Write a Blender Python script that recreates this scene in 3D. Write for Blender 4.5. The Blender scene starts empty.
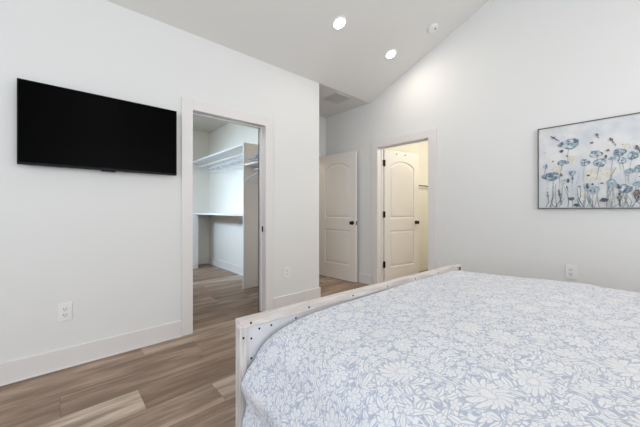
import bpy, bmesh, math, random
from mathutils import Vector, Matrix, noise
from mathutils.geometry import tessellate_polygon
random.seed(7)
C = bpy.context.scene.collection
PI = math.pi

# ------------------------------------------------------------------ camera, world, light, exposure
F_PX, HORIZON = 292.66, 209.54
cam_d = bpy.data.cameras.new('camera'); cam = bpy.data.objects.new('camera', cam_d); C.objects.link(cam)
cam_d.sensor_width = 36.0; cam_d.lens = F_PX / 640 * 36.0
cam_d.shift_y = (HORIZON - 213.5) / 640
cam_d.clip_start = 0.02
cam.location = (2.777, 0.0, 1.13); cam.rotation_euler = (PI/2, 0, math.radians(48.0))
bpy.context.scene.camera = cam

world = bpy.data.worlds.new('world'); bpy.context.scene.world = world
world.use_nodes = True
bg = world.node_tree.nodes['Background']; bg.inputs['Color'].default_value = (0.70, 0.82, 1.0, 1); bg.inputs['Strength'].default_value = 1.2

def area(name, loc, target, sx, sy, power, color, spread=180):
    d = bpy.data.lights.new(name, 'AREA'); d.shape = 'RECTANGLE'; d.size = sx; d.size_y = sy
    d.energy = power; d.color = color; d.spread = math.radians(spread)
    o = bpy.data.objects.new(name, d); C.objects.link(o); o.location = loc
    o.rotation_euler = (Vector(target) - Vector(loc)).to_track_quat('-Z', 'Y').to_euler()
    return o
# daylight through the bedroom windows (behind and to the right of the camera)
area('window_daylight_near', (2.9, -2.12, 1.55), (2.4, 3.0, 1.45), 2.6, 1.5, 46, (0.82, 0.91, 1.0))
area('window_daylight_right', (5.08, 1.0, 1.55), (0.0, 1.2, 1.5), 2.2, 1.5, 50, (0.93, 0.97, 1.0))
# daylight through the closet window
area('closet_window_daylight', (-1.9, -0.38, 2.15), (-1.9, 2.35, 1.1), 1.1, 0.5, 19, (0.62, 0.80, 1.0), 75)
vs = bpy.context.scene.view_settings
vs.view_transform = 'Standard'; vs.look = 'None'; vs.gamma = 1.0; vs.use_curve_mapping = False
vs.exposure = 0.07

# ------------------------------------------------------------------ node helper
class G:
    def __init__(s, name):
        s.m = bpy.data.materials.new(name); s.m.use_nodes = True
        s.nt = s.m.node_tree; s.b = s.nt.nodes['Principled BSDF']
    def n(s, t, **k):
        x = s.nt.nodes.new(t)
        for a, b in k.items(): setattr(x, a, b)
        return x
    def put(s, sock, v):
        if isinstance(v, bpy.types.NodeSocket): s.nt.links.new(v, sock)
        else: sock.default_value = v
    def ma(s, op, a, b=None, c=None, clamp=False):
        x = s.n('ShaderNodeMath', operation=op, use_clamp=clamp); s.put(x.inputs[0], a)
        if b is not None: s.put(x.inputs[1], b)
        if c is not None: s.put(x.inputs[2], c)
        return x.outputs[0]
    def vm(s, op, a, b=None, out=0):
        x = s.n('ShaderNodeVectorMath', operation=op); s.put(x.inputs[0], a)
        if b is not None: s.put(x.inputs[1], b)
        return x.outputs[out]
    def sc(s, v, f):
        x = s.n('ShaderNodeVectorMath', operation='SCALE'); s.put(x.inputs[0], v); s.put(x.inputs['Scale'], f); return x.outputs[0]
    def sep(s, v):
        x = s.n('ShaderNodeSeparateXYZ'); s.put(x.inputs[0], v); return x.outputs
    def comb(s, a, b, c=0.0):
        x = s.n('ShaderNodeCombineXYZ'); s.put(x.inputs[0], a); s.put(x.inputs[1], b); s.put(x.inputs[2], c); return x.outputs[0]
    def ss(s, v, a, b):   # smoothstep a..b -> 0..1 (a may exceed b)
        inv = a > b
        x = s.n('ShaderNodeMapRange', interpolation_type='SMOOTHSTEP'); s.put(x.inputs[0], v)
        x.inputs[1].default_value = min(a, b); x.inputs[2].default_value = max(a, b)
        x.inputs[3].default_value = 1.0 if inv else 0.0; x.inputs[4].default_value = 0.0 if inv else 1.0
        return x.outputs[0]
    def mix(s, f, a, b):
        x = s.n('ShaderNodeMix', data_type='RGBA'); s.put(x.inputs[0], f); s.put(x.inputs[6], a); s.put(x.inputs[7], b); return x.outputs[2]
    def noise(s, vec, scale, detail=3, rough=.5, out=0, dim='3D'):
        x = s.n('ShaderNodeTexNoise', noise_dimensions=dim); s.put(x.inputs['Vector'], vec)
        x.inputs['Scale'].default_value = scale; x.inputs['Detail'].default_value = detail; x.inputs['Roughness'].default_value = rough
        return x.outputs[out]
    def obj(s): return s.n('ShaderNodeTexCoord').outputs['Object']
    def pos(s): return s.n('ShaderNodeNewGeometry').outputs['Position']
    def bump(s, h, strength, dist):
        x = s.n('ShaderNodeBump'); x.inputs['Strength'].default_value = strength; x.inputs['Distance'].default_value = dist
        s.put(x.inputs['Height'], h); s.put(s.b.inputs['Normal'], x.outputs[0])
    def col(s, v): s.put(s.b.inputs['Base Color'], v if isinstance(v, bpy.types.NodeSocket) else (*v, 1))
    def set(s, **k):
        for a, b in k.items(): s.put(s.b.inputs[a.replace('_', ' ')], b)

def plain(name, c, rough=.5, metal=0.0, var=.03, nscale=6.0, bump=0.0, bscale=200):
    g = G(name); nz = g.noise(g.obj(), nscale, 3)
    lo = tuple(x*(1-var) for x in c)+(1,); hi = tuple(min(1, x*(1+var)) for x in c)+(1,)
    g.col(g.mix(nz, lo, hi)); g.set(Roughness=rough, Metallic=metal)
    if bump: g.bump(g.noise(g.obj(), bscale, 2), bump, .002)
    return g.m
def emis(name, c, st):
    g = G(name); g.col(c); g.set(Emission_Color=(*c, 1), Emission_Strength=st); return g.m

M = {}
M['wall'] = plain('wall_paint', (.80, .80, .79), .65, var=.01, nscale=.8, bump=.08, bscale=260)
M['closet_wall'] = plain('closet_paint', (.80, .775, .71), .65, var=.01, bump=.08, bscale=260)
M['bath_wall'] = plain('back_room_paint', (.80, .775, .70), .65, var=.01, bump=.08, bscale=260)
M['ceil'] = plain('ceiling_paint', (.81, .80, .775), .8, var=.01, nscale=.8)
M['trim'] = plain('trim_paint', (.80, .775, .765), .35, var=.01)
M['door'] = plain('door_paint', (.82, .785, .745), .4, var=.012)
M['white'] = plain('white_plastic', (.86, .86, .855), .35, var=.01)
M['shelf'] = plain('melamine_white', (.80, .81, .82), .4, var=.01)
M['panel_tan'] = plain('closet_panel', (.86, .765, .685), .5, var=.02)
M['black'] = plain('black_hardware', (.012, .011, .010), .35, .6)
M['slot'] = plain('dark_slot', (.10, .09, .09), .7)
M['screen'] = plain('television_screen', (.0015, .0015, .0018), .28); M['screen'].node_tree.nodes['Principled BSDF'].inputs['Specular IOR Level'].default_value = .02
M['bezel'] = plain('television_bezel', (.004, .005, .006), .5); M['bezel'].node_tree.nodes['Principled BSDF'].inputs['Specular IOR Level'].default_value = .2
M['rod'] = plain('closet_rod', (.70, .66, .60), .4)
M['steel'] = plain('dark_bronze', (.06, .05, .045), .35, .8)
M['hanger'] = plain('hanger_plastic', (.80, .84, .90), .3)
M['bluehanger'] = plain('blue_hanger_plastic', (.30, .40, .58), .35)
M['mattress'] = plain('mattress_cloth', (.75, .75, .74), .9)
M['nail'] = plain('bolt_head', (.03, .027, .025), .4, .7)
M['frame'] = plain('picture_frame', (.10, .085, .07), .5, .2)
M['lens'] = emis('downlight_lens', (1.0, .97, .92), 9)
M['vent'] = plain('grille_paint', (.70, .69, .69), .5)
M['glass'] = G('window_glass').m; _b = M['glass'].node_tree.nodes['Principled BSDF']; _b.inputs['Transmission Weight'].default_value = 1; _b.inputs['Roughness'].default_value = 0; _b.inputs['IOR'].default_value = 1.1

def floor_mat():
    g = G('vinyl_planks'); P = g.sep(g.pos()); W, L = .235, 1.22
    u = g.ma('DIVIDE', g.ma('SUBTRACT', P[0], .18), W); row = g.ma('FLOOR', u); fu = g.ma('SUBTRACT', u, row)
    v = g.ma('ADD', g.ma('DIVIDE', P[1], L), g.ma('FRACT', g.ma('ADD', g.ma('MULTIPLY', row, .701), .286))); cl = g.ma('FLOOR', v); fv = g.ma('SUBTRACT', v, cl)
    idv = g.comb(row, cl); w2 = g.n('ShaderNodeTexWhiteNoise', noise_dimensions='2D'); g.put(w2.inputs['Vector'], idv); rnd = g.ma('FRACT', g.ma('ADD', g.ma('ADD', g.ma('MULTIPLY', row, .757), g.ma('MULTIPLY', cl, .21)), 10.386))
    rs = g.sep(w2.outputs['Color'])
    # grain stretched along the plank
    q = g.comb(g.ma('MULTIPLY', P[0], 9.0), g.ma('MULTIPLY', P[1], 1.0), g.ma('MULTIPLY', rnd, 37.0))
    n1 = g.noise(q, 1.5, 5, .6); q2 = g.comb(g.ma('MULTIPLY', P[0], 70.0), g.ma('MULTIPLY', P[1], 3.0), g.ma('MULTIPLY', rnd, 17.0)); n2 = g.noise(q2, 1.2, 3, .6)
    qk = g.comb(g.ma('MULTIPLY', P[0], 16.0), g.ma('MULTIPLY', P[1], 5.0), g.ma('MULTIPLY', rnd, 5.0)); kn = g.ss(g.noise(qk, .9, 2, .5), .70, .80)
    base = g.mix(rnd, (.37, .25, .18, 1), (.64, .485, .37, 1))
    base = g.mix(g.ss(rnd, .80, .92), base, (.72, .58, .47, 1))
    c = g.mix(g.ss(n1, .38, .66), g.mix(.62, base, (.13, .085, .06, 1)), base)
    c = g.mix(g.ma('MULTIPLY', g.ss(n2, .62, .40), .25), c, (.10, .07, .05, 1))
    c = g.mix(g.ma('MULTIPLY', kn, .7), c, (.05, .03, .02, 1))
    e1 = g.ma('MINIMUM', fu, g.ma('SUBTRACT', 1.0, fu)); e2 = g.ma('MINIMUM', fv, g.ma('SUBTRACT', 1.0, fv))
    gap = g.ma('MINIMUM', g.ss(e1, 0.0, .012), g.ss(e2, 0.0, .003))
    c = g.mix(g.ma('MULTIPLY', g.ma('SUBTRACT', 1.0, gap), .45), c, (.07, .045, .03, 1))
    g.col(c); g.set(Roughness=.5); g.b.inputs['Specular IOR Level'].default_value = .3
    g.bump(g.ma('ADD', g.ma('MULTIPLY', gap, .6), g.ma('MULTIPLY', n2, .25)), .2, .002)
    return g.m
M['floor'] = floor_mat()

def whitewash():
    g = G('whitewashed_wood'); P = g.sep(g.obj())
    q = g.comb(g.ma('MULTIPLY', P[0], 30.0), g.ma('MULTIPLY', P[1], 3.0), g.ma('MULTIPLY', P[2], 30.0))
    n1 = g.noise(q, 1.6, 4, .6)
    g.col(g.mix(g.ss(n1, .35, .68), (.62, .56, .53, 1), (.80, .765, .745, 1))); g.set(Roughness=.6); g.bump(n1, .25, .002)
    return g.m
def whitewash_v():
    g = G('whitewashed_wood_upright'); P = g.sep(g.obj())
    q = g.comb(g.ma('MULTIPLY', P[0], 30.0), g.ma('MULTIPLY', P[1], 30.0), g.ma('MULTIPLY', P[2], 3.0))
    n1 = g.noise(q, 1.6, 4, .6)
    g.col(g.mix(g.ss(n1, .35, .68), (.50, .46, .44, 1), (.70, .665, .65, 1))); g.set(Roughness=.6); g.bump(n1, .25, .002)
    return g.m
M['wood'] = whitewash(); M['woodv'] = whitewash_v()
M['linen'] = plain('pale_panel_cloth', (.69, .70, .735), .8, var=.03, bump=.3, bscale=500)

def comforter_mat():
    g = G('floral_comforter'); uv = g.n('ShaderNodeUVMap').outputs['UV']
    nz = g.noise(uv, 9.0, 2, .5, out=1); uvd = g.vm('ADD', uv, g.sc(g.vm('SUBTRACT', nz, (.5, .5, .5)), .065))
    def cells(scale, rnd, off, src=uvd):
        v = g.n('ShaderNodeTexVoronoi', voronoi_dimensions='2D', feature='F1'); p = g.vm('ADD', src, off)
        g.put(v.inputs['Vector'], p); v.inputs['Scale'].default_value = scale; v.inputs['Randomness'].default_value = rnd
        d = g.vm('SUBTRACT', p, v.outputs['Position']); s = g.sep(v.outputs['Color']); d3 = g.sep(d)
        ang = g.ma('MULTIPLY', s[0], 6.283); ca = g.ma('COSINE', ang); sa = g.ma('SINE', ang)
        a = g.ma('ADD', g.ma('MULTIPLY', d3[0], ca), g.ma('MULTIPLY', d3[1], sa))
        b = g.ma('SUBTRACT', g.ma('MULTIPLY', d3[1], ca), g.ma('MULTIPLY', d3[0], sa))
        return a, b, s
    def flower(scale, rnd, off, R, npet, keep=0.0):
        a, b, s = cells(scale, rnd, off)
        r = g.ma('SQRT', g.ma('ADD', g.ma('MULTIPLY', a, a), g.ma('MULTIPLY', b, b))); th = g.ma('ARCTAN2', b, a)
        pet = g.ma('POWER', g.ma('ABSOLUTE', g.ma('COSINE', g.ma('MULTIPLY', g.ma('ADD', th, g.ma('MULTIPLY', r, 9.0)), npet/2))), 1.0)
        rr = g.ma('MULTIPLY', g.ma('ADD', .64, g.ma('MULTIPLY', pet, .36)), g.ma('MULTIPLY', R, g.ma('ADD', .8, g.ma('MULTIPLY', s[1], .35))))
        q = g.ma('DIVIDE', r, rr)
        m = g.ss(q, 1.02, .93); halo = g.ss(q, 1.20, 1.12)
        vein = g.ma('MULTIPLY', g.ma('MULTIPLY', g.ss(pet, .34, .10), .8), g.ss(q, .30, .6))
        ring = g.ma('MULTIPLY', g.ss(g.ma('ABSOLUTE', g.ma('SUBTRACT', q, .33)), .06, .02), .7)
        rays = g.ma('MULTIPLY', g.ma('MULTIPLY', g.ss(g.ma('SINE', g.ma('MULTIPLY', th, npet*3)), .55, .9), .35), g.ma('MULTIPLY', g.ss(q, .35, .5), g.ss(q, .9, .7)))
        line = g.ma('MAXIMUM', g.ma('MAXIMUM', vein, ring), rays)
        if keep: k = g.ss(s[2], keep, keep+.01); m = g.ma('MULTIPLY', m, k); halo = g.ma('MULTIPLY', halo, k); line = g.ma('MULTIPLY', line, k)
        return m, halo, line
    def leaf(scale, rnd, off, L, W):
        a, b, s = cells(scale, rnd, off)
        b = g.ma('ADD', b, g.ma('MULTIPLY', g.ma('MULTIPLY', a, a), g.ma('MULTIPLY', g.ma('SUBTRACT', s[1], .5), 28.0)))
        x = g.ma('DIVIDE', a, L); prof = g.ma('MULTIPLY', W, g.ma('SUBTRACT', 1.0, g.ma('MULTIPLY', x, x)))
        dd = g.ma('SUBTRACT', g.ma('ABSOLUTE', b), prof)
        m = g.ss(dd, .0012, -.0006); rib = g.ss(g.ma('ABSOLUTE', b), .0016, .0008)
        return m, g.ma('MULTIPLY', rib, .8), g.ss(dd, .0046, .0026)
    f1 = flower(5.6, .85, (0.31, .17, 0), .052, 14, .35)
    f2 = flower(9.5, .85, (1.7, 2.3, 0), .034, 8, .35)
    f3 = flower(24.0, .8, (.7, 1.3, 0), .015, 5, .3)
    l1 = leaf(24, .9, (3.1, .4, 0), .021, .0085); l2 = leaf(31, .9, (5.1, 2.4, 0), .017, .0065); l3 = leaf(42, .9, (7.7, 4.4, 0), .013, .005)
    n1 = g.noise(g.vm('ADD', uv, (4, 4, 0)), 9.0, 0, .5); vine = g.ss(g.ma('ABSOLUTE', g.ma('SUBTRACT', n1, .5)), .016, .010)
    n2 = g.noise(g.vm('ADD', uv, (9, 1, 0)), 18.0, 0, .5); vine2 = g.ss(g.ma('ABSOLUTE', g.ma('SUBTRACT', n2, .5)), .026, .014)
    ve = g.n('ShaderNodeTexVoronoi', voronoi_dimensions='2D', feature='DISTANCE_TO_EDGE'); g.put(ve.inputs['Vector'], uvd); ve.inputs['Scale'].default_value = 62
    pip = g.ma('MULTIPLY', g.ss(ve.outputs['Distance'], .20, .30), .6)
    under = g.ma('MAXIMUM', g.ma('MAXIMUM', vine, vine2), g.ma('MAXIMUM', l3[0], pip))
    def over(base, m, line): return g.ma('ADD', g.ma('MULTIPLY', base, g.ma('SUBTRACT', 1.0, m)), g.ma('MULTIPLY', m, g.ma('SUBTRACT', 1.0, line)))
    def outl(base, halo, m): return g.ma('MULTIPLY', base, g.ma('SUBTRACT', 1.0, g.ma('MULTIPLY', g.ma('SUBTRACT', halo, m), .9)))
    v = outl(under, l2[2], l2[0]); v = over(v, l2[0], l2[1]); v = outl(v, l1[2], l1[0]); v = over(v, l1[0], l1[1])
    for f in (f3, f2, f1):
        v = outl(v, f[1], f[0]); v = over(v, f[0], f[2])
    v = g.ma('ADD', g.ma('MULTIPLY', v, .93), 0.04, clamp=True)
    g.col(g.mix(v, (.43, .475, .575, 1), (.82, .82, .84, 1))); g.set(Roughness=.85)
    g.b.inputs['Sheen Weight'].default_value = .15
    g.bump(g.noise(uv, 30, 3), .25, .006)
    return g.m
M['comforter'] = comforter_mat()

def canvas_bg():
    g = G('painted_canvas'); P = g.obj(); n1 = g.noise(P, 5, 4, .6); n2 = g.noise(g.vm('ADD', P, (4, 2, 1)), 3.2, 4, .6); n3 = g.noise(P, 26, 3, .6)
    c = g.mix(g.ss(n1, .35, .65), (.62, .65, .695, 1), (.77, .77, .77, 1)); c = g.mix(g.ma('MULTIPLY', g.ss(n2, .55, .72), .45), c, (.66, .60, .50, 1))
    z = g.sep(P)[2]; c = g.mix(g.ma('MULTIPLY', g.ss(z, .35, .05), .35), c, (.50, .54, .55, 1))
    c = g.mix(g.ma('MULTIPLY', g.ss(n3, .6, .75), .18), c, (.40, .45, .50, 1)); g.col(c); g.set(Roughness=.7); g.bump(n3, .2, .002); return g.m
def paint(name, a, b, sc=60):
    g = G(name); n1 = g.noise(g.obj(), sc, 2, .5); g.col(g.mix(g.ss(n1, .40, .60), (*a, 1), (*b, 1))); g.set(Roughness=.6); return g.m
M['canvas'] = canvas_bg()
PM = [M['canvas'], paint('paint_blue', (.10, .15, .20), (.27, .34, .40)), paint('paint_pale_blue', (.22, .33, .39), (.42, .50, .54)),
      paint('paint_dark', (.05, .06, .09), (.16, .17, .22)), paint('paint_brown', (.13, .10, .08), (.28, .24, .20)),
      paint('paint_cream', (.66, .62, .52), (.74, .725, .68)), paint('paint_green_grey', (.30, .36, .36), (.46, .50, .50)), paint('paint_blue_light', (.45, .52, .60), (.62, .66, .70))]

# ------------------------------------------------------------------ mesh helpers
def link_mesh(name, bm, mat, parent=None, smooth=False, auto=False):
    me = bpy.data.meshes.new(name); bm.normal_update(); bm.to_mesh(me); bm.free()
    for m in (mat if isinstance(mat, list) else [mat]): me.materials.append(m)
    if smooth: me.polygons.foreach_set('use_smooth', [True]*len(me.polygons))
    o = bpy.data.objects.new(name, me); C.objects.link(o)
    if parent: o.parent = parent
    if auto:
        try: me.set_sharp_from_angle(angle=math.radians(35))
        except Exception: pass
    return o
def box(bm, x0, x1, y0, y1, z0, z1, bev=0.0, seg=2):
    vs_ = [bm.verts.new((x, y, z)) for x in (x0, x1) for y in (y0, y1) for z in (z0, z1)]
    fs = [(0,1,3,2), (4,6,7,5), (0,4,5,1), (2,3,7,6), (0,2,6,4), (1,5,7,3)]
    ff = [bm.faces.new([vs_[i] for i in f]) for f in fs]
    if bev:
        ed = list({e for f in ff for e in f.edges})
        bmesh.ops.bevel(bm, geom=ed, offset=bev, segments=seg, affect='EDGES', profile=.5)
def cyl(bm, p, axis, r, h, seg=20, r2=None):
    r2 = r if r2 is None else r2
    m = Matrix.Translation(Vector(p)) @ Vector(axis).to_track_quat('Z', 'Y').to_matrix().to_4x4() @ Matrix.Translation((0, 0, h/2))
    bmesh.ops.create_cone(bm, cap_ends=True, segments=seg, radius1=r, radius2=r2, depth=h, matrix=m)
def lathe(bm, p, axis, prof, seg=20):
    m = Matrix.Translation(Vector(p)) @ Vector(axis).to_track_quat('Z', 'Y').to_matrix().to_4x4()
    rings = []
    for r, z in prof:
        rings.append([bm.verts.new(m @ Vector((r*math.cos(2*PI*i/seg), r*math.sin(2*PI*i/seg), z))) for i in range(seg)])
    for a, b in zip(rings, rings[1:]):
        for i in range(seg): bm.faces.new((a[i], a[(i+1) % seg], b[(i+1) % seg], b[i]))
    bm.faces.new(rings[0][::-1]); bm.faces.new(rings[-1])
def tube(bm, pts, r, seg=8):
    pts = [Vector(p) for p in pts]; rings = []
    n = len(pts)
    for i, p in enumerate(pts):
        t = (pts[min(i+1, n-1)] - pts[max(i-1, 0)]).normalized()
        ref = Vector((0, 0, 1)) if abs(t.z) < .9 else Vector((1, 0, 0))
        a = t.cross(ref).normalized(); b = t.cross(a)
        rings.append([bm.verts.new(p + r*(math.cos(2*PI*k/seg)*a + math.sin(2*PI*k/seg)*b)) for k in range(seg)])
    for a, b in zip(rings, rings[1:]):
        # align the rings to avoid twisting
        off = min(range(seg), key=lambda o: (a[0].co - b[o].co).length)
        for k in range(seg): bm.faces.new((a[k], a[(k+1) % seg], b[(k+1+off) % seg], b[(k+off) % seg]))
    bm.faces.new(rings[0][::-1]); bm.faces.new(rings[-1])
def thing(name, label, cat, loc=(0,0,0), rz=0, group=None):
    o = bpy.data.objects.new(name, None); C.objects.link(o); o.location = loc; o.rotation_euler = (0, 0, rz)
    o.empty_display_size = .1; o['label'] = label; o['category'] = cat
    if group: o['group'] = group
    return o
def struct(name, boxes, mat, bev=0, label=None, parent=None):
    bm = bmesh.new()
    for b in boxes: box(bm, *b, bev=bev)
    o = link_mesh(name, bm, mat, parent); o['kind'] = 'structure'
    if label: o['label'] = label
    return o
def copy_thing(o, parent=None):
    c = o.copy(); C.objects.link(c); c.parent = parent
    for ch in [x for x in bpy.data.objects if x.parent == o]: copy_thing(ch, c)
    return c

# ------------------------------------------------------------------ room shell
CLX, YE, YB, S = -3.35, 2.485, 3.515, .4115       # closet far wall, outside corner, back wall, ceiling pitch
RX, NY = 5.2, -2.2                                  # right wall, near wall
OY0, OY1, OH = .925, 1.691, 2.04                    # closet opening
DX0, DX1 = .152, .939                               # back door opening
struct('floor', [(CLX-.1, RX+.1, NY-.1, 6.3, -.1, 0)], M['floor'], label='grey-brown wood plank floor running under bed into closet')
struct('wall_left', [(-.12, 0, NY, OY0-.02, 0, 2.74), (-.12, 0, OY1+.02, YE, 0, 2.74), (-.12, 0, OY0-.02, OY1+.02, OH+.02, 2.74)], M['wall'], label='long white bedroom wall with television and closet opening')
struct('wall_alcove', [(-.97, -.12, 2.385, YE, 0, 2.74)], M['wall'], label='white side wall of the entry alcove')
struct('wall_alcove_end', [(-1.07, -.97, 2.385, 2.58, 0, 2.74), (-1.07, -.97, 3.40, YB, 0, 2.74), (-1.07, -.97, 2.58, 3.40, OH, 2.74)], M['wall'], label='white end wall of the entry alcove')
struct('wall_hall', [(-2.6, -2.5, 2.485, YB, 0, 2.74)], M['wall'])
# back wall follows the gable
def gable(name, y0, y1, holes, mat):
    bm = bmesh.new(); xr = 2.6; zr = 2.74 + S*xr
    for (x0, x1, z0) in holes:
        def top(x): return 2.74 if x <= 0 else (2.74 + S*x if x <= xr else zr - S*(x-xr))
        vs_ = [bm.verts.new((x, y, z)) for y in (y0, y1) for (x, z) in ((x0, z0), (x1, z0), (x1, top(x1)+.03), (x0, top(x0)+.03))]
        for f in ((0,1,2,3), (7,6,5,4), (0,4,5,1), (1,5,6,2), (2,6,7,3), (3,7,4,0)): bm.faces.new([vs_[i] for i in f])
    bmesh.ops.remove_doubles(bm, verts=bm.verts, dist=1e-5)
    bmesh.ops.recalc_face_normals(bm, faces=bm.faces)
    o = link_mesh(name, bm, mat); o['kind'] = 'structure'; return o
gable('wall_back', YB, YB+.1, [(-2.6, 0, 0), (0, DX0-.012, 0), (DX0-.012, DX1+.012, OH+.012), (DX1+.012, 2.6, 0), (2.6, RX+.1, 0)], M['wall'])['label'] = 'white gable wall behind the bed side with picture and doorway'
# near wall with window opening, right wall with window opening
gable('wall_near', NY-.1, NY, [(-.12, 0, 0), (0, 1.5, 0), (1.5, 2.6, 2.35), (2.6, 4.3, 2.35), (4.3, RX+.1, 0)], M['wall'])
struct('wall_near_sill', [(1.5, 4.3, NY-.1, NY, 0, .75)], M['wall'])
struct('wall_right', [(RX, RX+.1, NY, -.2, 0, 2.8), (RX, RX+.1, 2.2, YB, 0, 2.8), (RX, RX+.1, -.2, 2.2, 0, .75), (RX, RX+.1, -.2, 2.2, 2.35, 2.8)], M['wall'])
def window(name, x0, x1, y0, y1, z0, z1, along):
    w = bpy.data.objects.new(name, None); C.objects.link(w); w['kind'] = 'structure'
    bm = bmesh.new(); k = .05
    if along == 'x':
        box(bm, x0, x0+k, y0, y1, z0, z1); box(bm, x1-k, x1, y0, y1, z0, z1); box(bm, x0+k, x1-k, y0, y1, z0, z0+k); box(bm, x0+k, x1-k, y0, y1, z1-k, z1); xm = (x0+x1)/2; box(bm, xm-.03, xm+.03, y0, y1, z0+k, z1-k)
    else:
        box(bm, x0, x1, y0, y0+k, z0, z1); box(bm, x0, x1, y1-k, y1, z0, z1); box(bm, x0, x1, y0+k, y1-k, z0, z0+k); box(bm, x0, x1, y0+k, y1-k, z1-k, z1); ym = (y0+y1)/2; box(bm, x0, x1, ym-.03, ym+.03, z0+k, z1-k)
    link_mesh('window_frame', bm, M['trim'], w)
    bm = bmesh.new()
    if along == 'x': box(bm, x0+k, x1-k, (y0+y1)/2-.003, (y0+y1)/2+.003, z0+k, z1-k)
    else: box(bm, (x0+x1)/2-.003, (x0+x1)/2+.003, y0+k, y1-k, z0+k, z1-k)
    link_mesh('pane', bm, M['glass'], w)
window('window_1', 1.5, 4.3, NY-.08, NY-.03, .75, 2.35, 'x'); window('window_2', RX+.03, RX+.08, -.2, 2.2, .75, 2.35, 'y')
# ceilings
def slab(name, prof, y0, y1, mat, th=.12):
    bm = bmesh.new(); n = len(prof)
    vs_ = [[bm.verts.new((x, y, z)) for (x, z) in prof] + [bm.verts.new((x, y, z+th)) for (x, z) in reversed(prof)] for y in (y0, y1)]
    bm.faces.new(vs_[0]); bm.faces.new(vs_[1][::-1])
    m = len(vs_[0])
    for i in range(m): bm.faces.new((vs_[0][i], vs_[0][(i+1) % m], vs_[1][(i+1) % m], vs_[1][i]))
    bmesh.ops.recalc_face_normals(bm, faces=bm.faces)
    o = link_mesh(name, bm, mat); o['kind'] = 'structure'; return o
slab('ceiling', [(0, 2.74), (2.6, 2.74+2.6*S), (RX+.1, 2.74)], NY-.1, YB+.1, M['ceil'])['label'] = 'sloped white vaulted ceiling with recessed lights'
struct('ceiling_alcove', [(-2.6, 0, 2.385, YB+.1, 2.74, 2.86)], M['ceil'], label='low flat ceiling of the entry alcove')
# closet shell
struct('ceiling_closet', [(CLX-.1, -.0, -1.1, 2.385, 2.74, 2.86)], M['closet_wall'])
struct('wall_closet_far', [(CLX-.1, CLX, -.5, 2.485, 0, 2.74)], M['closet_wall'])
struct('wall_closet_side', [(CLX, -.97, 2.385, 2.485, 0, 2.74)], M['closet_wall'])
struct('wall_closet_side_lining', [(-.97, -.12, 2.375, 2.385, 0, 2.74)], M['closet_wall'])
struct('wall_closet_near', [(CLX, -2.6, -.5, -.4, 0, 2.74), (-1.2, -.12, -.5, -.4, 0, 2.74), (-2.6, -1.2, -.5, -.4, 0, 1.55), (-2.6, -1.2, -.5, -.4, 2.45, 2.74)], M['closet_wall'])
window('window_3', -2.6, -1.2, -.48, -.43, 1.55, 2.45, 'x')
# back room shell
struct('wall_back_room_left', [(-.08, .02, YB+.1, 6.2, 0, 2.6)], M['bath_wall'])
struct('wall_back_room_far', [(.02, 2.3, 6.1, 6.2, 0, 2.6)], M['bath_wall'])
struct('wall_back_room_right', [(2.2, 2.3, YB+.1, 6.1, 0, 2.6)], M['bath_wall'])
struct('wall_back_room_near', [(.02, DX0-.012, YB+.1, YB+.112, 0, 2.6), (DX1+.012, 2.2, YB+.1, YB+.112, 0, 2.6), (DX0-.012, DX1+.012, YB+.1, YB+.112, OH+.012, 2.6)], M['bath_wall'])
struct('ceiling_back_room', [(-.08, 2.3, YB+.1, 6.2, 2.6, 2.7)], M['bath_wall'])

# baseboards
BH, BT = .142, .016
def base(name, segs, mat=M['trim']):
    bm = bmesh.new()
    for (x0, x1, y0, y1) in segs: box(bm, x0, x1, y0, y1, 0, BH, bev=.003, seg=1)
    o = link_mesh(name, bm, mat); o['kind'] = 'structure'; return o
base('baseboard_left', [(0, BT, NY, .827), (0, BT, 1.79, YE+BT), (-.97, 0.0, YE, YE+BT)])
base('baseboard_back', [(-.97, .042, YB-BT, YB), (1.05, RX, YB-BT, YB)])
base('baseboard_near', [(0, RX, NY, NY+BT)]); base('baseboard_right', [(RX-BT, RX, NY, YB)])
base('baseboard_closet', [(CLX, CLX+BT, -.4, 2.385), (CLX, -1.06, 2.385-BT, 2.385), (-1.02, -.12, 2.375-BT, 2.375)])
base('baseboard_back_room', [(.02, .02+BT, YB+.12, 6.1), (.02, 2.2, 6.1-BT, 6.1)], M['bath_wall'])
def shoe(name, segs):
    bm = bmesh.new()
    for (x0, x1, y0, y1) in segs: box(bm, x0, x1, y0, y1, 0, .013, bev=.005, seg=2)
    o = link_mesh(name, bm, M['trim']); o['kind'] = 'structure'
shoe('trim_1', [(BT, BT+.012, NY, .827), (BT, BT+.012, 1.79, YE+BT)])
shoe('trim_2', [(CLX+BT, -1.06, 2.385-BT-.012, 2.385-BT), (-.97, .042, YB-BT-.012, YB-BT)])
# casings and jambs
def casing_left(name):                       # closet opening in the left wall (plane x = 0)
    bm = bmesh.new(); w = .098
    box(bm, 0, .018, OY0-w, OY0, 0, OH+w, bev=.002, seg=1); box(bm, 0, .018, OY1, OY1+w, 0, OH+w, bev=.002, seg=1); box(bm, 0, .018, OY0, OY1, OH, OH+w, bev=.002, seg=1)
    box(bm, -.14, .0, OY0-.02, OY0, 0, OH); box(bm, -.14, .0, OY1, OY1+.02, 0, OH); box(bm, -.14, .0, OY0-.02, OY1+.02, OH, OH+.02)
    box(bm, -.08, -.068, OY1-.010, OY1, 0, OH-.01); box(bm, -.08, -.068, OY0, OY1, OH-.010, OH)
    box(bm, -.138, -.12, OY1, OY1+.08, 0, OH+.08); box(bm, -.138, -.12, OY0-.08, OY0, 0, OH+.08)
    o = link_mesh(name, bm, M['trim']); o['kind'] = 'structure'
    o['label'] = 'flat white casing around the closet opening'
casing_left('trim_3')
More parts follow.
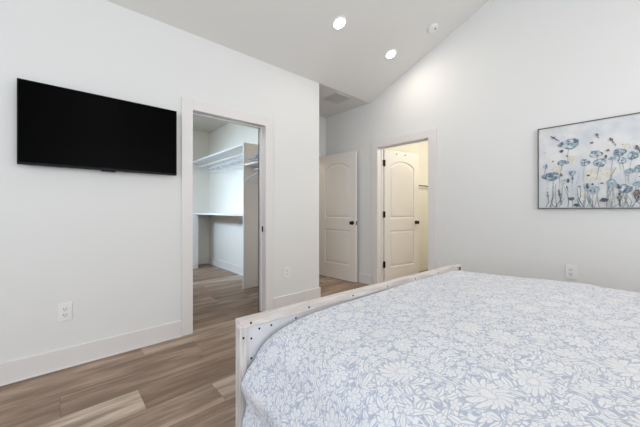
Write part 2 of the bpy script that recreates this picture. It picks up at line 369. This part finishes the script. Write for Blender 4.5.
def casing_back(name):
    bm = bmesh.new(); w = .105; y = YB
    box(bm, DX0-w, DX0, y-.018, y, 0, OH+w, bev=.002, seg=1); box(bm, DX1, DX1+w, y-.018, y, 0, OH+w, bev=.002, seg=1); box(bm, DX0, DX1, y-.018, y, OH, OH+w, bev=.002, seg=1)
    box(bm, DX0-.012, DX0, y, y+.13, 0, OH); box(bm, DX1, DX1+.012, y, y+.13, 0, OH); box(bm, DX0-.012, DX1+.012, y, y+.13, OH, OH+.012)
    box(bm, DX0, DX0+.010, y+.07, y+.085, 0, OH-.01); box(bm, DX0, DX1, y+.07, y+.085, OH-.010, OH)
    o = link_mesh(name, bm, M['trim']); o['kind'] = 'structure'
    o['label'] = 'flat white casing around the doorway in the gable wall'
casing_back('trim_4')
struct('trim_5', [(-.97, -.952, 2.49, 2.58, BH, OH+.09), (-.97, -.952, 3.40, 3.49, BH, OH+.09), (-.97, -.952, 2.58, 3.40, OH, OH+.09)], M['trim'], bev=.002)

# ------------------------------------------------------------------ doors
def arch_loop(x0, x1, z0, z1, rise, inset=0.0, n=14):
    x0 += inset; x1 -= inset; z0 += inset; z1 -= inset
    pts = [(x0, z0), (x1, z0)]
    if rise > 0:
        for i in range(n+1):
            t = i/n; x = x1 + (x0-x1)*t; s = abs(2*t-1)
            pts.append((x, z1 + rise*(1 - s**2.2)*1.0))
    else: pts += [(x1, z1), (x0, z1)]
    return pts
def leaf_mesh(w, h, t):
    bm = bmesh.new(); st = .115
    P1 = (st, w-st, .245, .80, 0); P2 = (st, w-st, .985, h-.24, .085)
    for side in (0, 1):
        y = 0 if side == 0 else t; sg = 1 if side == 0 else -1
        outer = [(0, 0), (w, 0), (w, h), (0, h)]; loops = [outer] + [arch_loop(*p) for p in (P1, P2)]
        V3 = [[Vector((a, b, 0)) for a, b in l] for l in loops]
        flat = [v for l in V3 for v in l]; bv = [bm.verts.new((v.x, y, v.y)) for v in flat]
        for tri in tessellate_polygon(V3):
            f = [bv[i] for i in tri]
            try: bm.faces.new(f)
            except ValueError: pass
        idx = 4
        for p in (P1, P2):
            prev = bv[idx: idx+len(arch_loop(*p))]; idx += len(prev)
            for ins, dep in ((.007, .009), (.018, .010), (.040, .003)):
                cur = [bm.verts.new((a, y+sg*dep, b)) for a, b in arch_loop(*p, inset=ins)]
                for i in range(len(cur)): bm.faces.new((prev[i], prev[(i+1) % len(cur)], cur[(i+1) % len(cur)], cur[i]))
                prev = cur
            bm.faces.new(prev)
    for (a, b) in (((0,0),(w,0)), ((w,0),(w,h)), ((w,h),(0,h)), ((0,h),(0,0))):
        bm.faces.new([bm.verts.new(q) for q in ((a[0],0,a[1]), (b[0],0,b[1]), (b[0],t,b[1]), (a[0],t,a[1]))])
    bmesh.ops.remove_doubles(bm, verts=bm.verts, dist=1e-5); bmesh.ops.recalc_face_normals(bm, faces=bm.faces)
    return bm
def make_door(name, label, loc, rz, w, mat, hooks=False, back_proj=.05, hinge_side=0):
    h, t = 2.025, .035
    d = bpy.data.objects.new(name, None); C.objects.link(d); d.location = loc; d.rotation_euler = (0, 0, rz)
    d['kind'] = 'structure'; d['label'] = label
    link_mesh('door_leaf', leaf_mesh(w, h, t), mat, d)
    for sg, y in ((-1, 0), (1, t)):
        bm = bmesh.new(); q = (.055 if sg < 0 else back_proj)/.055
        lathe(bm, (w-.065, y, .915), (0, sg, 0), [(.031, 0), (.031, .004), (.026, .007), (.011, .010*q), (.010, .024*q), (.020, .030*q), (.027, .038*q), (.028, .046*q), (.022, .053*q), (.006, .055*q)], 24)
        link_mesh('knob', bm, M['black'], d, True)['label'] = 'round black door knob'
    bm = bmesh.new(); box(bm, w-.001, w+.002, .006, t-.006, .885, .945); link_mesh('latch_plate', bm, M['black'], d)
    for z in (.25, 1.00, 1.77):
        bm = bmesh.new(); cyl(bm, (-.004, hinge_side*t-.004 if hinge_side == 0 else t+.004, z), (0, 0, 1), .008, .095, 12)
        box(bm, -.028, .018, -.003 if hinge_side == 0 else t, 0 if hinge_side == 0 else t+.003, z, z+.095)
        link_mesh('hinge', bm, M['black'], d)['label'] = 'black metal hinge'
    if hooks:
        for x in (.25, .44):
            bm = bmesh.new(); cyl(bm, (x, -.014, h-.05), (0, 1, 0), .007, .014, 12); link_mesh('hook', bm, M['black'], d)
    return d
make_door('door_1', 'white two-panel arched door standing open against the alcove back wall', (-.955, 3.360, .008), math.atan2(.055, .78), .765, M['door'], hinge_side=1)
make_door('door_2', 'cream two-panel arched door swung open into the back room', (.166, 3.650, .008), math.radians(80), .765, M['door'], hooks=True)
d3 = make_door('door_3', 'white closet door swung back inside the closet', (-.147, .912, .008), math.radians(184), .745, M['door'])
# closet hinge leaves and strike on the jamb
for z in (.37, 1.08, 1.83):
    bm = bmesh.new(); box(bm, -.012, -.002, OY0, OY0+.004, z-.045, z+.045); o = link_mesh('hinge_plate', bm, M['vent']); o['kind'] = 'structure'; o.name = 'trim_6'
bm = bmesh.new(); box(bm, -.062, -.036, OY1-.003, OY1, .885, .945); o = link_mesh('trim_7', bm, M['black']); o['kind'] = 'structure'; o['label'] = 'black strike plate on the closet jamb'

# ------------------------------------------------------------------ television
tv = thing('television', 'wide flat black television mounted on the left wall beside closet opening', 'television', (0, .291, 1.424))
bm = bmesh.new(); box(bm, .045, .073, -.481, .481, 0, .555, bev=.003); link_mesh('bezel', bm, M['bezel'], tv)
bm = bmesh.new(); box(bm, .0725, .0745, -.474, .474, .016, .549); link_mesh('screen', bm, M['screen'], tv)['label'] = 'switched-off glossy black screen'
bm = bmesh.new(); box(bm, .02, .046, -.33, .33, .05, .42, bev=.01); link_mesh('rear_housing', bm, M['bezel'], tv)
bm = bmesh.new(); box(bm, 0.0005, .022, -.2, .2, .12, .36, bev=.003); link_mesh('wall_mount', bm, M['steel'], tv)
bm = bmesh.new(); box(bm, .058, .0755, -.045, .045, -.009, .004, bev=.002); link_mesh('sensor_bar', bm, M['bezel'], tv)

# ------------------------------------------------------------------ wall outlets
def outlet(loc, rz, label, kind='outlet'):
    # local: plate in x-z plane, facing -y
    t = thing('wall_outlet', label, 'outlet', loc, rz)
    bm = bmesh.new(); box(bm, -.040, .040, -.008, 0, -.063, .063, bev=.003); link_mesh('cover_plate', bm, M['white'], t)
    for z in (-.021, .021):
        bm = bmesh.new(); box(bm, -.017, .017, -.0100, -.007, z-.015, z+.015, bev=.003); r = link_mesh('receptacle', bm, M['white'], t)
        bm = bmesh.new()
        for x in (-.007, .007): box(bm, x-.0018, x+.0018, -.0107, -.0095, z-.002, z+.009)
        cyl(bm, (0, -.0095, z-.008), (0, -1, 0), .003, .0012, 10); link_mesh('slots', bm, M['slot'], r)
    return t
outlet((0, .045, .398), PI/2, 'white duplex outlet low on left wall under the television')
outlet((0, 1.981, .400), PI/2, 'white duplex outlet on the short wall right of the closet')
outlet((2.323, YB, .557), 0, 'white duplex outlet just above the bed on the gable wall')

# ------------------------------------------------------------------ ceiling lights, detector, vent
nrm = Vector((S, 0, -1)).normalized()          # ceiling normal pointing into the room
NL = nrm
def downlight(x, y, label, power=3.6):
    z = 2.74 + (S*x if x < 2.6 else S*2.6*(5.3-x)/2.7); nrm = NL if x < 2.6 else Vector((-S*2.6/2.7, 0, -1)).normalized(); t = thing('recessed_light', label, 'ceiling light', (x, y, z), group=None)
    bm = bmesh.new(); lathe(bm, (0, 0, 0), nrm, [(.083, 0), (.083, .003), (.078, .006), (.062, .006), (.056, .002)], 32); link_mesh('trim_ring', bm, M['white'], t, True, True)
    bm = bmesh.new(); lathe(bm, nrm*.0015, nrm, [(.056, 0), (.056, .007), (.04, .009)], 32); link_mesh('lens', bm, M['lens'], t)['label'] = 'glowing white lens'
    d = bpy.data.lights.new('downlight', 'AREA'); d.shape = 'DISK'; d.size = .10; d.energy = power; d.color = (1.0, .90, .78); d.spread = math.radians(180)
    o = bpy.data.objects.new('downlight', d); C.objects.link(o); o.parent = t; o.location = nrm*.012
    o.rotation_euler = nrm.to_track_quat('-Z', 'Y').to_euler()
downlight(.697, 2.138, 'round recessed ceiling light farther from the back wall, left and higher in view')
downlight(.700, 3.034, 'round recessed ceiling light nearest the gable wall, beside smoke detector')
downlight(4.5, 2.9, 'unseen recessed ceiling light beyond the bed head, added to light the bed', 12); downlight(4.5, .6, 'unseen recessed ceiling light on the right slope, added to light the bed', 12)  # both out of view, added and made stronger to brighten the bed top
sd = thing('smoke_detector', 'small round white smoke detector on the sloped ceiling near gable wall', 'smoke detector', (1.148, 3.209, 2.74+S*1.148))
bm = bmesh.new(); lathe(bm, (0, 0, 0), nrm, [(.062, 0), (.062, .012), (.056, .022), (.030, .030), (.008, .031)], 28); link_mesh('housing', bm, M['white'], sd, True, True)
bm = bmesh.new(); cyl(bm, nrm*.026 + Vector((.018, .0, .006)), nrm, .009, .006, 12); link_mesh('test_button', bm, M['slot'], sd)
vt = thing('ceiling_vent', 'square grey return vent on the low alcove ceiling', 'vent', (-.21, 3.01, 2.74))
bm = bmesh.new()
for (a, b, c_, d_) in ((-.155, .155, -.155, -.13), (-.155, .155, .13, .155), (-.155, -.13, -.13, .13), (.13, .155, -.13, .13)): box(bm, a, b, c_, d_, -.008, 0)
link_mesh('frame', bm, M['vent'], vt)
bm = bmesh.new(); box(bm, -.13, .13, -.13, .13, -.002, 0); link_mesh('duct_backing', bm, M['steel'], vt)
bm = bmesh.new()
for i in range(13):
    y = -.12 + i*.02; box(bm, -.13, .13, y-.006, y+.006, -.007, -.003)
link_mesh('louvers', bm, M['vent'], vt)
# warm bulbs that light the back room and the closet
def bulb(name, label, loc, power, color):
    t = thing(name, label, 'ceiling light', loc)
    bm = bmesh.new(); lathe(bm, (0, 0, 0), (0, 0, -1), [(.15, 0), (.15, .02), (.13, .05), (.06, .08), (.01, .09)], 24); link_mesh('glass_bowl', bm, M['lens'], t, True)
    d = bpy.data.lights.new('bulb', 'POINT'); d.energy = power; d.color = color; d.shadow_soft_size = .12
    o = bpy.data.objects.new('bulb', d); C.objects.link(o); o.parent = t; o.location = (0, 0, -.22)
bulb('flush_ceiling_light', 'flush glass ceiling light in the back room', (1.3, 4.8, 2.6), 30, (1.0, .95, .84))
bulb('flush_ceiling_light', 'flush glass ceiling light in the hall beyond the alcove', (-1.7, 3.0, 2.74), 8, (1.0, .88, .74))
bulb('flush_ceiling_light', 'flush glass ceiling light in the closet', (-.78, .45, 2.74), 17, (.92, .96, .94))

# ------------------------------------------------------------------ painting
def canvas():
    w, h = 1.15, .774; bm = bmesh.new(); random.seed(3)
    box(bm, .008, w-.008, -.026, -.004, .008, h-.008)
    lay = [0]
    def poly(pts, mi):
        lay[0] += 1; y = -.0262 - .00002*lay[0]
        f = bm.faces.new([bm.verts.new((x, y, z)) for x, z in pts]); f.material_index = mi
    def blob(x, z, a, b, mi, wob=.16, rot=0, n=18):
        ph = random.random()*6; pts = []
        for i in range(n):
            t = 2*PI*i/n; k = 1 + wob*math.sin(3*t+ph)*.6 + wob*random.uniform(-.6, .6)
            px, pz = a*k*math.cos(t), b*k*math.sin(t)
            X = x+px*math.cos(rot)-pz*math.sin(rot); Z = z+px*math.sin(rot)+pz*math.cos(rot)
            pts.append((min(max(X, .012), w-.012), min(max(Z, .012), h-.012)))
        poly(pts[::-1] if False else pts, mi)
    def stroke(x0, z0, x1, z1, wd, mi, bend=.02):
        n = 7; L = []; R_ = []
        dx, dz = x1-x0, z1-z0; l = math.hypot(dx, dz) or 1; nx, nz = -dz/l, dx/l; bb = random.uniform(-bend, bend)
        for i in range(n):
            t = i/(n-1); c = bb*math.sin(PI*t); ww = wd*(1-.55*t)*random.uniform(.7, 1.2)
            X, Z = x0+dx*t+nx*c, z0+dz*t+nz*c
            L.append((X+nx*ww, Z+nz*ww)); R_.append((X-nx*ww, Z-nz*ww))
        cl = lambda p: (min(max(p[0], .012), w-.012), min(max(p[1], .012), h-.012))
        poly([cl(p) for p in R_ + L[::-1]], mi)
    def flower(x, z, a, b, mi=1):
        if z > .1:
            stroke(x, z-b*.5, x+random.uniform(-.03, .03), max(.015, z-random.uniform(.08, .3)), .0018, random.choice((6, 4)))
        blob(x, z, a, b, mi)
        for k in range(7):
            t = 2*PI*k/7+random.random(); blob(x+a*.55*math.cos(t), z+b*.5*math.sin(t), a*.34, b*.38, random.choice((mi, 2, 7 if mi != 2 else 2)), .2, n=10)
        for k in range(4):
            t = random.random()*6; blob(x+a*.5*math.cos(t), z+b*.5*math.sin(t), a*.14, b*.2, random.choice((3, 7)), .2, n=7)
    # washes
    for x, z, a, b in WASH: blob(x, z, a, b, 5, .25)
    for i in range(16):
        x = random.uniform(.05, 1.1); stroke(x, .012, x+random.uniform(-.05, .05), random.uniform(.12, .36), .009, random.choice((7, 6, 7)), .03)
    for i in range(60):
        x = random.uniform(.03, 1.12); stroke(x, .012, x+random.uniform(-.05, .05), random.uniform(.08, .27), random.uniform(.0014, .003), random.choice((4, 6, 4, 3)), .03)
    for f in FLW: flower(*f)
    for i in range(10):
        flower(random.uniform(.72, 1.1), random.uniform(.1, .55), random.uniform(.025, .045), random.uniform(.016, .028), random.choice((1, 2, 1)))
    for x, z, a, b, mi in BUD: blob(x, z, a, b, mi, .15, n=10)
    for i in range(26): blob(random.uniform(.05, 1.1), random.uniform(.16, .56), .005, .0035, random.choice((4, 5, 4)), .2, n=7)
    for x0, z0, x1, z1, wd in SPK:
        stroke(x0, z0, x1, z1, wd, 3, .004); blob((x0*2+x1)/3, (z0*2+z1)/3, wd*2.2, wd*1.8, 4, .2, n=8)
    bmesh.ops.recalc_face_normals(bm, faces=[f for f in bm.faces if len(f.verts) == 4][:6])
    return bm
FLW = [(0.237, 0.592, 0.075, 0.046, 1), (0.189, 0.425, 0.043, 0.023, 1), (0.344, 0.409, 0.033, 0.031, 1), (0.414, 0.475, 0.044, 0.030, 1), (0.439, 0.398, 0.044, 0.035, 1), (0.559, 0.467, 0.038, 0.033, 1), (0.634, 0.432, 0.031, 0.033, 1), (0.573, 0.399, 0.026, 0.025, 1), (0.516, 0.423, 0.024, 0.017, 2), (0.258, 0.323, 0.024, 0.025, 1), (0.104, 0.305, 0.065, 0.038, 1), (0.062, 0.404, 0.016, 0.019, 1), (0.668, 0.322, 0.024, 0.032, 1), (0.618, 0.307, 0.031, 0.021, 2), (0.513, 0.213, 0.027, 0.038, 2), (0.399, 0.166, 0.042, 0.031, 2), (0.592, 0.162, 0.038, 0.038, 1), (0.663, 0.198, 0.028, 0.024, 2), (0.196, 0.255, 0.018, 0.018, 7)]
BUD = [(0.182, 0.532, 0.0145, 0.0140, 3), (0.359, 0.198, 0.0100, 0.0265, 3), (0.464, 0.074, 0.0280, 0.0175, 3), (0.253, 0.091, 0.0230, 0.0145, 3), (0.287, 0.032, 0.0245, 0.0145, 3), (0.229, 0.257, 0.0095, 0.0205, 3), (0.259, 0.273, 0.0070, 0.0160, 3), (0.222, 0.483, 0.0075, 0.0090, 4), (0.119, 0.445, 0.0075, 0.0075, 4), (0.388, 0.576, 0.0115, 0.0085, 4), (0.489, 0.495, 0.0110, 0.0095, 4), (0.477, 0.441, 0.0075, 0.0170, 3), (0.366, 0.293, 0.0100, 0.0075, 4), (0.306, 0.198, 0.0090, 0.0080, 4), (0.452, 0.218, 0.0110, 0.0065, 4), (0.552, 0.184, 0.0090, 0.0210, 3), (0.393, 0.213, 0.0080, 0.0110, 3), (0.180, 0.312, 0.0110, 0.0140, 4)]
SPK = [(0.105, 0.685, 0.167, 0.627, 0.006), (0.417, 0.653, 0.433, 0.607, 0.005), (0.501, 0.599, 0.525, 0.548, 0.006), (0.531, 0.547, 0.537, 0.521, 0.003), (0.652, 0.511, 0.674, 0.443, 0.006), (0.657, 0.153, 0.663, 0.064, 0.012), (0.558, 0.133, 0.561, 0.016, 0.008), (0.077, 0.163, 0.085, 0.048, 0.004), (0.160, 0.178, 0.182, 0.037, 0.005), (0.218, 0.212, 0.229, 0.156, 0.004)]
WASH = [(0.145, 0.367, 0.044, 0.042), (0.325, 0.107, 0.023, 0.045), (0.477, 0.299, 0.056, 0.051), (0.525, 0.312, 0.042, 0.034), (0.601, 0.511, 0.023, 0.021), (0.253, 0.447, 0.035, 0.036), (0.388, 0.299, 0.052, 0.052)]
pic = thing('framed_painting', 'wide framed canvas painting of blue poppies hanging on the gable wall', 'painting', (2.077, YB, 1.138))
bm = bmesh.new(); w, h, k = 1.15, .774, .0075
for b in ((0, w, 0, k), (0, w, h-k, h), (0, k, k, h-k), (w-k, w, k, h-k)): box(bm, b[0], b[1], -.032, 0, b[2], b[3])
link_mesh('picture_frame', bm, M['frame'], pic)
link_mesh('canvas', canvas(), PM, pic)['label'] = 'pale canvas with blue flowers and brown stems'

# ------------------------------------------------------------------ closet fittings
shelf = thing('closet_shelf', 'long white upper shelf on the closet side wall left of divider', 'shelf', (0, 0, 0))
bm = bmesh.new(); box(bm, CLX, -1.06, 1.985, 2.385, 2.052, 2.076, bev=.001); link_mesh('shelf_board', bm, M['shelf'], shelf)
bm = bmesh.new(); box(bm, CLX, -1.06, 2.366, 2.385, 1.97, 2.052); box(bm, CLX, CLX+.018, 1.99, 2.366, 1.97, 2.052); link_mesh('cleat', bm, M['shelf'], shelf)
bm = bmesh.new(); cyl(bm, (CLX+.02, 2.12, 1.975), (1, 0, 0), .016, -CLX-1.08, 14); rd = link_mesh('closet_rod', bm, M['rod'], None, True, True); rd['category'] = 'rod'; rd['label'] = 'pale closet rod beneath the long upper shelf'
divider = thing('closet_divider', 'tall beige vertical divider panel on the closet side wall', 'panel', (-1.04, 2.18, 0))
bm = bmesh.new(); box(bm, -.020, .0, -.203, .205, 0, 2.085, bev=.001); link_mesh('panel_board', bm, M['panel_tan'], divider)
bm = bmesh.new(); box(bm, -.021, .001, -.205, -.2, 0, 2.085); link_mesh('edge_band', bm, M['shelf'], divider)
low = thing('closet_shelf', 'short white shelf with blue hangers right of the closet divider', 'shelf', (0, 0, 0))
bm = bmesh.new(); box(bm, -1.039, -.125, 1.99, 2.375, 1.755, 1.779, bev=.001); link_mesh('shelf_board', bm, M['shelf'], low)
bm = bmesh.new(); box(bm, -1.039, -.125, 2.357, 2.375, 1.69, 1.755); link_mesh('cleat', bm, M['shelf'], low)
bm = bmesh.new(); cyl(bm, (-1.039, 2.13, 1.705), (1, 0, 0), .016, .91, 14); rd = link_mesh('closet_rod', bm, M['rod'], None, True, True); rd['category'] = 'rod'; rd['label'] = 'short pale closet rod right of the tall divider'
counter = thing('closet_counter', 'white built-in counter top beneath the long closet shelf', 'counter', (0, 0, 0))
bm = bmesh.new(); box(bm, CLX, -1.061, 1.99, 2.385, 1.035, 1.066, bev=.002); link_mesh('worktop', bm, M['shelf'], counter)
bm = bmesh.new(); box(bm, -3.0, -1.061, 2.366, 2.385, .95, 1.035); link_mesh('cleat', bm, M['panel_tan'], counter)
dr = thing('drawer_unit', 'narrow white drawer unit at the far left inside closet', 'drawers', (-2.97, 1.595, 0))
bm = bmesh.new(); box(bm, -.375, -.02, -.43, .435, .0, 1.03, bev=.002); link_mesh('carcass', bm, M['shelf'], dr)
for i in range(5):
    z = .07 + i*.19; bm = bmesh.new(); box(bm, -.02, 0, -.42, .430, z, z+.182, bev=.002); q = link_mesh('drawer', bm, M['shelf'], dr)
    bm = bmesh.new(); lathe(bm, (0, 0, z+.09), (1, 0, 0), [(.008, 0), (.006, .012), (.014, .02), (.010, .026)], 12); link_mesh('knob', bm, M['steel'], q, True)
# hangers: local frame, rod axis = x through origin at hook top, hanger in y-z plane
def hanger_bm(wd=.42):
    bm = bmesh.new(); r = .0045
    hook = [(0, .020*math.cos(t)*1.0, .0 + .020*math.sin(t) + .002) for t in [PI*(-.15) + i*PI*1.15/10 for i in range(11)]]
    hook += [(0, -.012, -.025), (0, 0, -.045), (0, 0, -.065)]
    tube(bm, hook, .003, 8)
    pts = [(0, 0, -.062), (0, .07, -.085), (0, wd/2-.03, -.150), (0, wd/2, -.172), (0, wd/2-.02, -.188), (0, 0, -.188), (0, -wd/2+.02, -.188), (0, -wd/2, -.172), (0, -wd/2+.03, -.150), (0, -.07, -.085), (0, 0, -.062)]
    tube(bm, pts, r, 8)
    tube(bm, [(0, -.07, -.088), (0, -.078, -.100), (0, -.07, -.110)], .003, 6)
    return bm
h0 = link_mesh('clothes_hanger', hanger_bm(), M['hanger'], None, True)
h0['category'] = 'hanger'
long_x = [(-1.25, 8), (-1.42, -8), (-1.55, 7), (-1.70, -6), (-1.95, 9), (-2.12, -10), (-2.3, 5)]
first = True
for i, (x, a) in enumerate(long_x):
    h = h0 if first else h0.copy()
    if not first: C.objects.link(h)
    first = False
    h.location = (x, 2.12, 1.975); h.rotation_euler = (0, 0, math.radians(a)); h['group'] = 'hangers under the long shelf'
    h['label'] = 'white plastic hanger on the rod under the long closet shelf'
for i, (x, a) in enumerate([(-.93, 6), (-.86, -5), (-.70, 9)]):
    h = h0.copy(); C.objects.link(h); h.location = (x, 2.13, 1.705); h.rotation_euler = (0, 0, math.radians(a))
    h['group'] = 'hangers beside the divider'; h['label'] = 'white plastic hanger hanging right of the tall closet divider'
hb = h0.data.copy(); hb.materials.clear(); hb.materials.append(M['bluehanger'])
for i, (x, y, a) in enumerate([(-.62, 2.06, 70), (-.58, 2.10, 62), (-.66, 2.04, 80), (-.60, 2.08, 74), (-.55, 2.07, 66)]):
    h = bpy.data.objects.new('clothes_hanger', hb); C.objects.link(h)
    h.rotation_euler = (0, PI/2, math.radians(a)); h.location = (x+.12, y, 1.785 + i*.0095)
    h['category'] = 'hanger'; h['group'] = 'blue hangers lying on the short shelf'; h['label'] = 'blue plastic hanger lying in the pile on the short closet shelf'
tb = thing('towel_bar', 'dark bronze towel bar on the back room wall beyond the open door', 'towel bar', (.02, 5.06, 1.56))
bm = bmesh.new(); cyl(bm, (.055, -.30, 0), (0, 1, 0), .009, .62, 12); link_mesh('bar', bm, M['steel'], tb, True, True)
for y in (-.27, .29):
    bm = bmesh.new(); lathe(bm, (0, y, 0), (1, 0, 0), [(.024, 0), (.024, .006), (.010, .012), (.010, .066)], 16); link_mesh('bracket', bm, M['steel'], tb, True, True)

# ------------------------------------------------------------------ bed
bed = thing('bed', 'large bed with whitewashed wooden footboard studded with dark bolts', 'bed', (1.605, .568, 0), math.radians(-2.4))
BL, FH = 1.985, .665
bm = bmesh.new(); box(bm, 0, .046, 0, BL, FH-.036, FH, bev=.003); link_mesh('top_rail', bm, M['wood'], bed)
for y in (0, BL-.034):
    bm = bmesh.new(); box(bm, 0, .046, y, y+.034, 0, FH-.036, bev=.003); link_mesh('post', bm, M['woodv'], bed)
bm = bmesh.new(); box(bm, .008, .036, .034, BL-.034, .12, FH-.036); link_mesh('footboard_panel', bm, M['linen'], bed)
bm = bmesh.new(); box(bm, 0, .046, .034, BL-.034, .10, .14, bev=.003); link_mesh('bottom_rail', bm, M['wood'], bed)
def bolt(y, z, x=.046, r=.0050):
    bm = bmesh.new(); lathe(bm, (x-.001, y, z), (1, 0, 0), [(r, 0), (r, .0015), (r*.7, .0035), (r*.2, .0045)], 12); link_mesh('bolt', bm, M['nail'], bed, True)
y = .050
while y < BL-.05:
    bolt(y, FH-.018); y += .3115
for y in (.016, BL-.017):
    for z in (.591,): bolt(y, z)
for y, z in ((.057, .575), (.057, .490), (.057, .405), (.095, .608), (.155, .608), (.290, .608)): bolt(y, z, .036); bolt(BL-y, z, .036)
bm = bmesh.new(); box(bm, .046, .050, BL-.040, BL-.018, .622, .648); link_mesh('bracket', bm, M['nail'], bed)
for y0 in (.070, BL-.095):
    bm = bmesh.new(); box(bm, .046, 2.15, y0, y0+.025, .16, .30, bev=.003); link_mesh('side_rail', bm, M['wood'], bed)
bm = bmesh.new(); box(bm, 2.15, 2.20, 0, BL, .1, 1.25, bev=.006); link_mesh('headboard', bm, M['wood'], bed)
for y in (.0, BL-.06):
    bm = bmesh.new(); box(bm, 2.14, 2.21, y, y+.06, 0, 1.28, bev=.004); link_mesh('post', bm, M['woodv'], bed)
bm = bmesh.new(); box(bm, .046, 2.15, .095, BL-.095, .22, .25); link_mesh('slat_base', bm, M['wood'], bed)
mt = thing('mattress', 'white mattress hidden beneath the floral comforter', 'mattress', bed.location, bed.rotation_euler.z)
bm = bmesh.new(); box(bm, .075, 2.13, .115, BL-.115, .252, .46, bev=.05, seg=4); link_mesh('mattress_body', bm, M['mattress'], mt, True)

def smooth(a, b, t):
    t = min(max((t-a)/(b-a), 0), 1); return t*t*(3-2*t)
def resample(pts, n):
    # Catmull-Rom then even arc length
    P = [Vector(p) for p in pts]; out = []
    for i in range(len(P)-1):
        a = P[max(i-1, 0)]; b = P[i]; c = P[i+1]; d = P[min(i+2, len(P)-1)]
        for k in range(12):
            t = k/12; out.append(.5*((2*b) + (c-a)*t + (2*a-5*b+4*c-d)*t*t + (3*b-a-3*c+d)*t**3))
    out.append(P[-1]); L = [0]
    for a, b in zip(out, out[1:]): L.append(L[-1] + (b-a).length)
    res = []; j = 0
    for i in range(n):
        s = L[-1]*i/(n-1)
        while j < len(L)-2 and L[j+1] < s: j += 1
        t = (s-L[j])/max(L[j+1]-L[j], 1e-9); res.append(out[j].lerp(out[j+1], t))
    return res, L[-1]
FOOT = [(.016, .17), (.004, .235), (.024, .305), (.014, .355), (.002, .405), (.030, .455), (.064, .495), (.090, .552), (.14, .600), (.22, .628), (.34, .642), (.60, .650)]
BODY = [(.010, .17), (.0, .235), (.004, .305), (.0, .355), (-.006, .42), (.000, .48), (.018, .550), (.040, .595), (.085, .635), (.16, .660), (.34, .682), (.62, .700)]
def comforter():
    NX, NY_ = 170, 260; x0, x1 = .052, 2.05
    bm = bmesh.new(); uvl = bm.loops.layers.uv.new('UVMap'); grid = []; UV = {}
    for i in range(NX):
        f = i/(NX-1); x = x0 + (x1-x0)*f
        wgt = smooth(.02, .85, x-.05)
        half = [(a[0]*(1-wgt)+b[0]*wgt, a[1]*(1-wgt)+b[1]*wgt) for a, b in zip(FOOT, BODY)]
        far = [(BL - a[0]*.75, a[1]+.012*smooth(.4, .6, a[1])) for a in half][::-1]
        pts = half + [(BL/2, half[-1][1]+.012)] + far
        pr, Ltot = resample(pts, NY_); row = []
        dip = .035*(1-smooth(0, .07, x-x0))          # rounds off where it tucks behind the footboard
        for j, p in enumerate(pr):
            v = j/(NY_-1)*Ltot; q = Vector((x*2.2, v*2.2, .3))
            d = .009*noise.noise(q*1.6) + .004*noise.noise(q*3.7+Vector((5, 0, 0))) + .003*noise.noise(q*9)
            side = 1 - smooth(.40, .56, p[1])          # hanging sides wave more
            wave = .005*side*math.sin(x*17 + 1.3*math.sin(x*5)) * smooth(.05, .25, x)
            topw = 1-side
            nearfoot = smooth(0, .12, x-x0)
            yy = p[0] + (wave + d*side*.8) * (-1 if p[0] < 1 else 1); zz = p[1] + d*topw*(.35+.65*nearfoot) - dip*topw*(smooth(.45, .6, p[1]))
            vv = bm.verts.new((x, yy, zz)); UV[vv] = (x, v); row.append(vv)
        grid.append(row)
    for i in range(NX-1):
        for j in range(NY_-1):
            fc = bm.faces.new((grid[i][j], grid[i+1][j], grid[i+1][j+1], grid[i][j+1])); fc.smooth = True
            for l in fc.loops: l[uvl].uv = UV[l.vert]
    return bm
cf = thing('comforter', 'white comforter with pale blue floral leaf pattern spread over bed', 'comforter', bed.location, bed.rotation_euler.z)
co = link_mesh('quilted_cover', comforter(), M['comforter'], cf, True)
sm = co.modifiers.new('thickness', 'SOLIDIFY'); sm.thickness = .012; sm.offset = -1
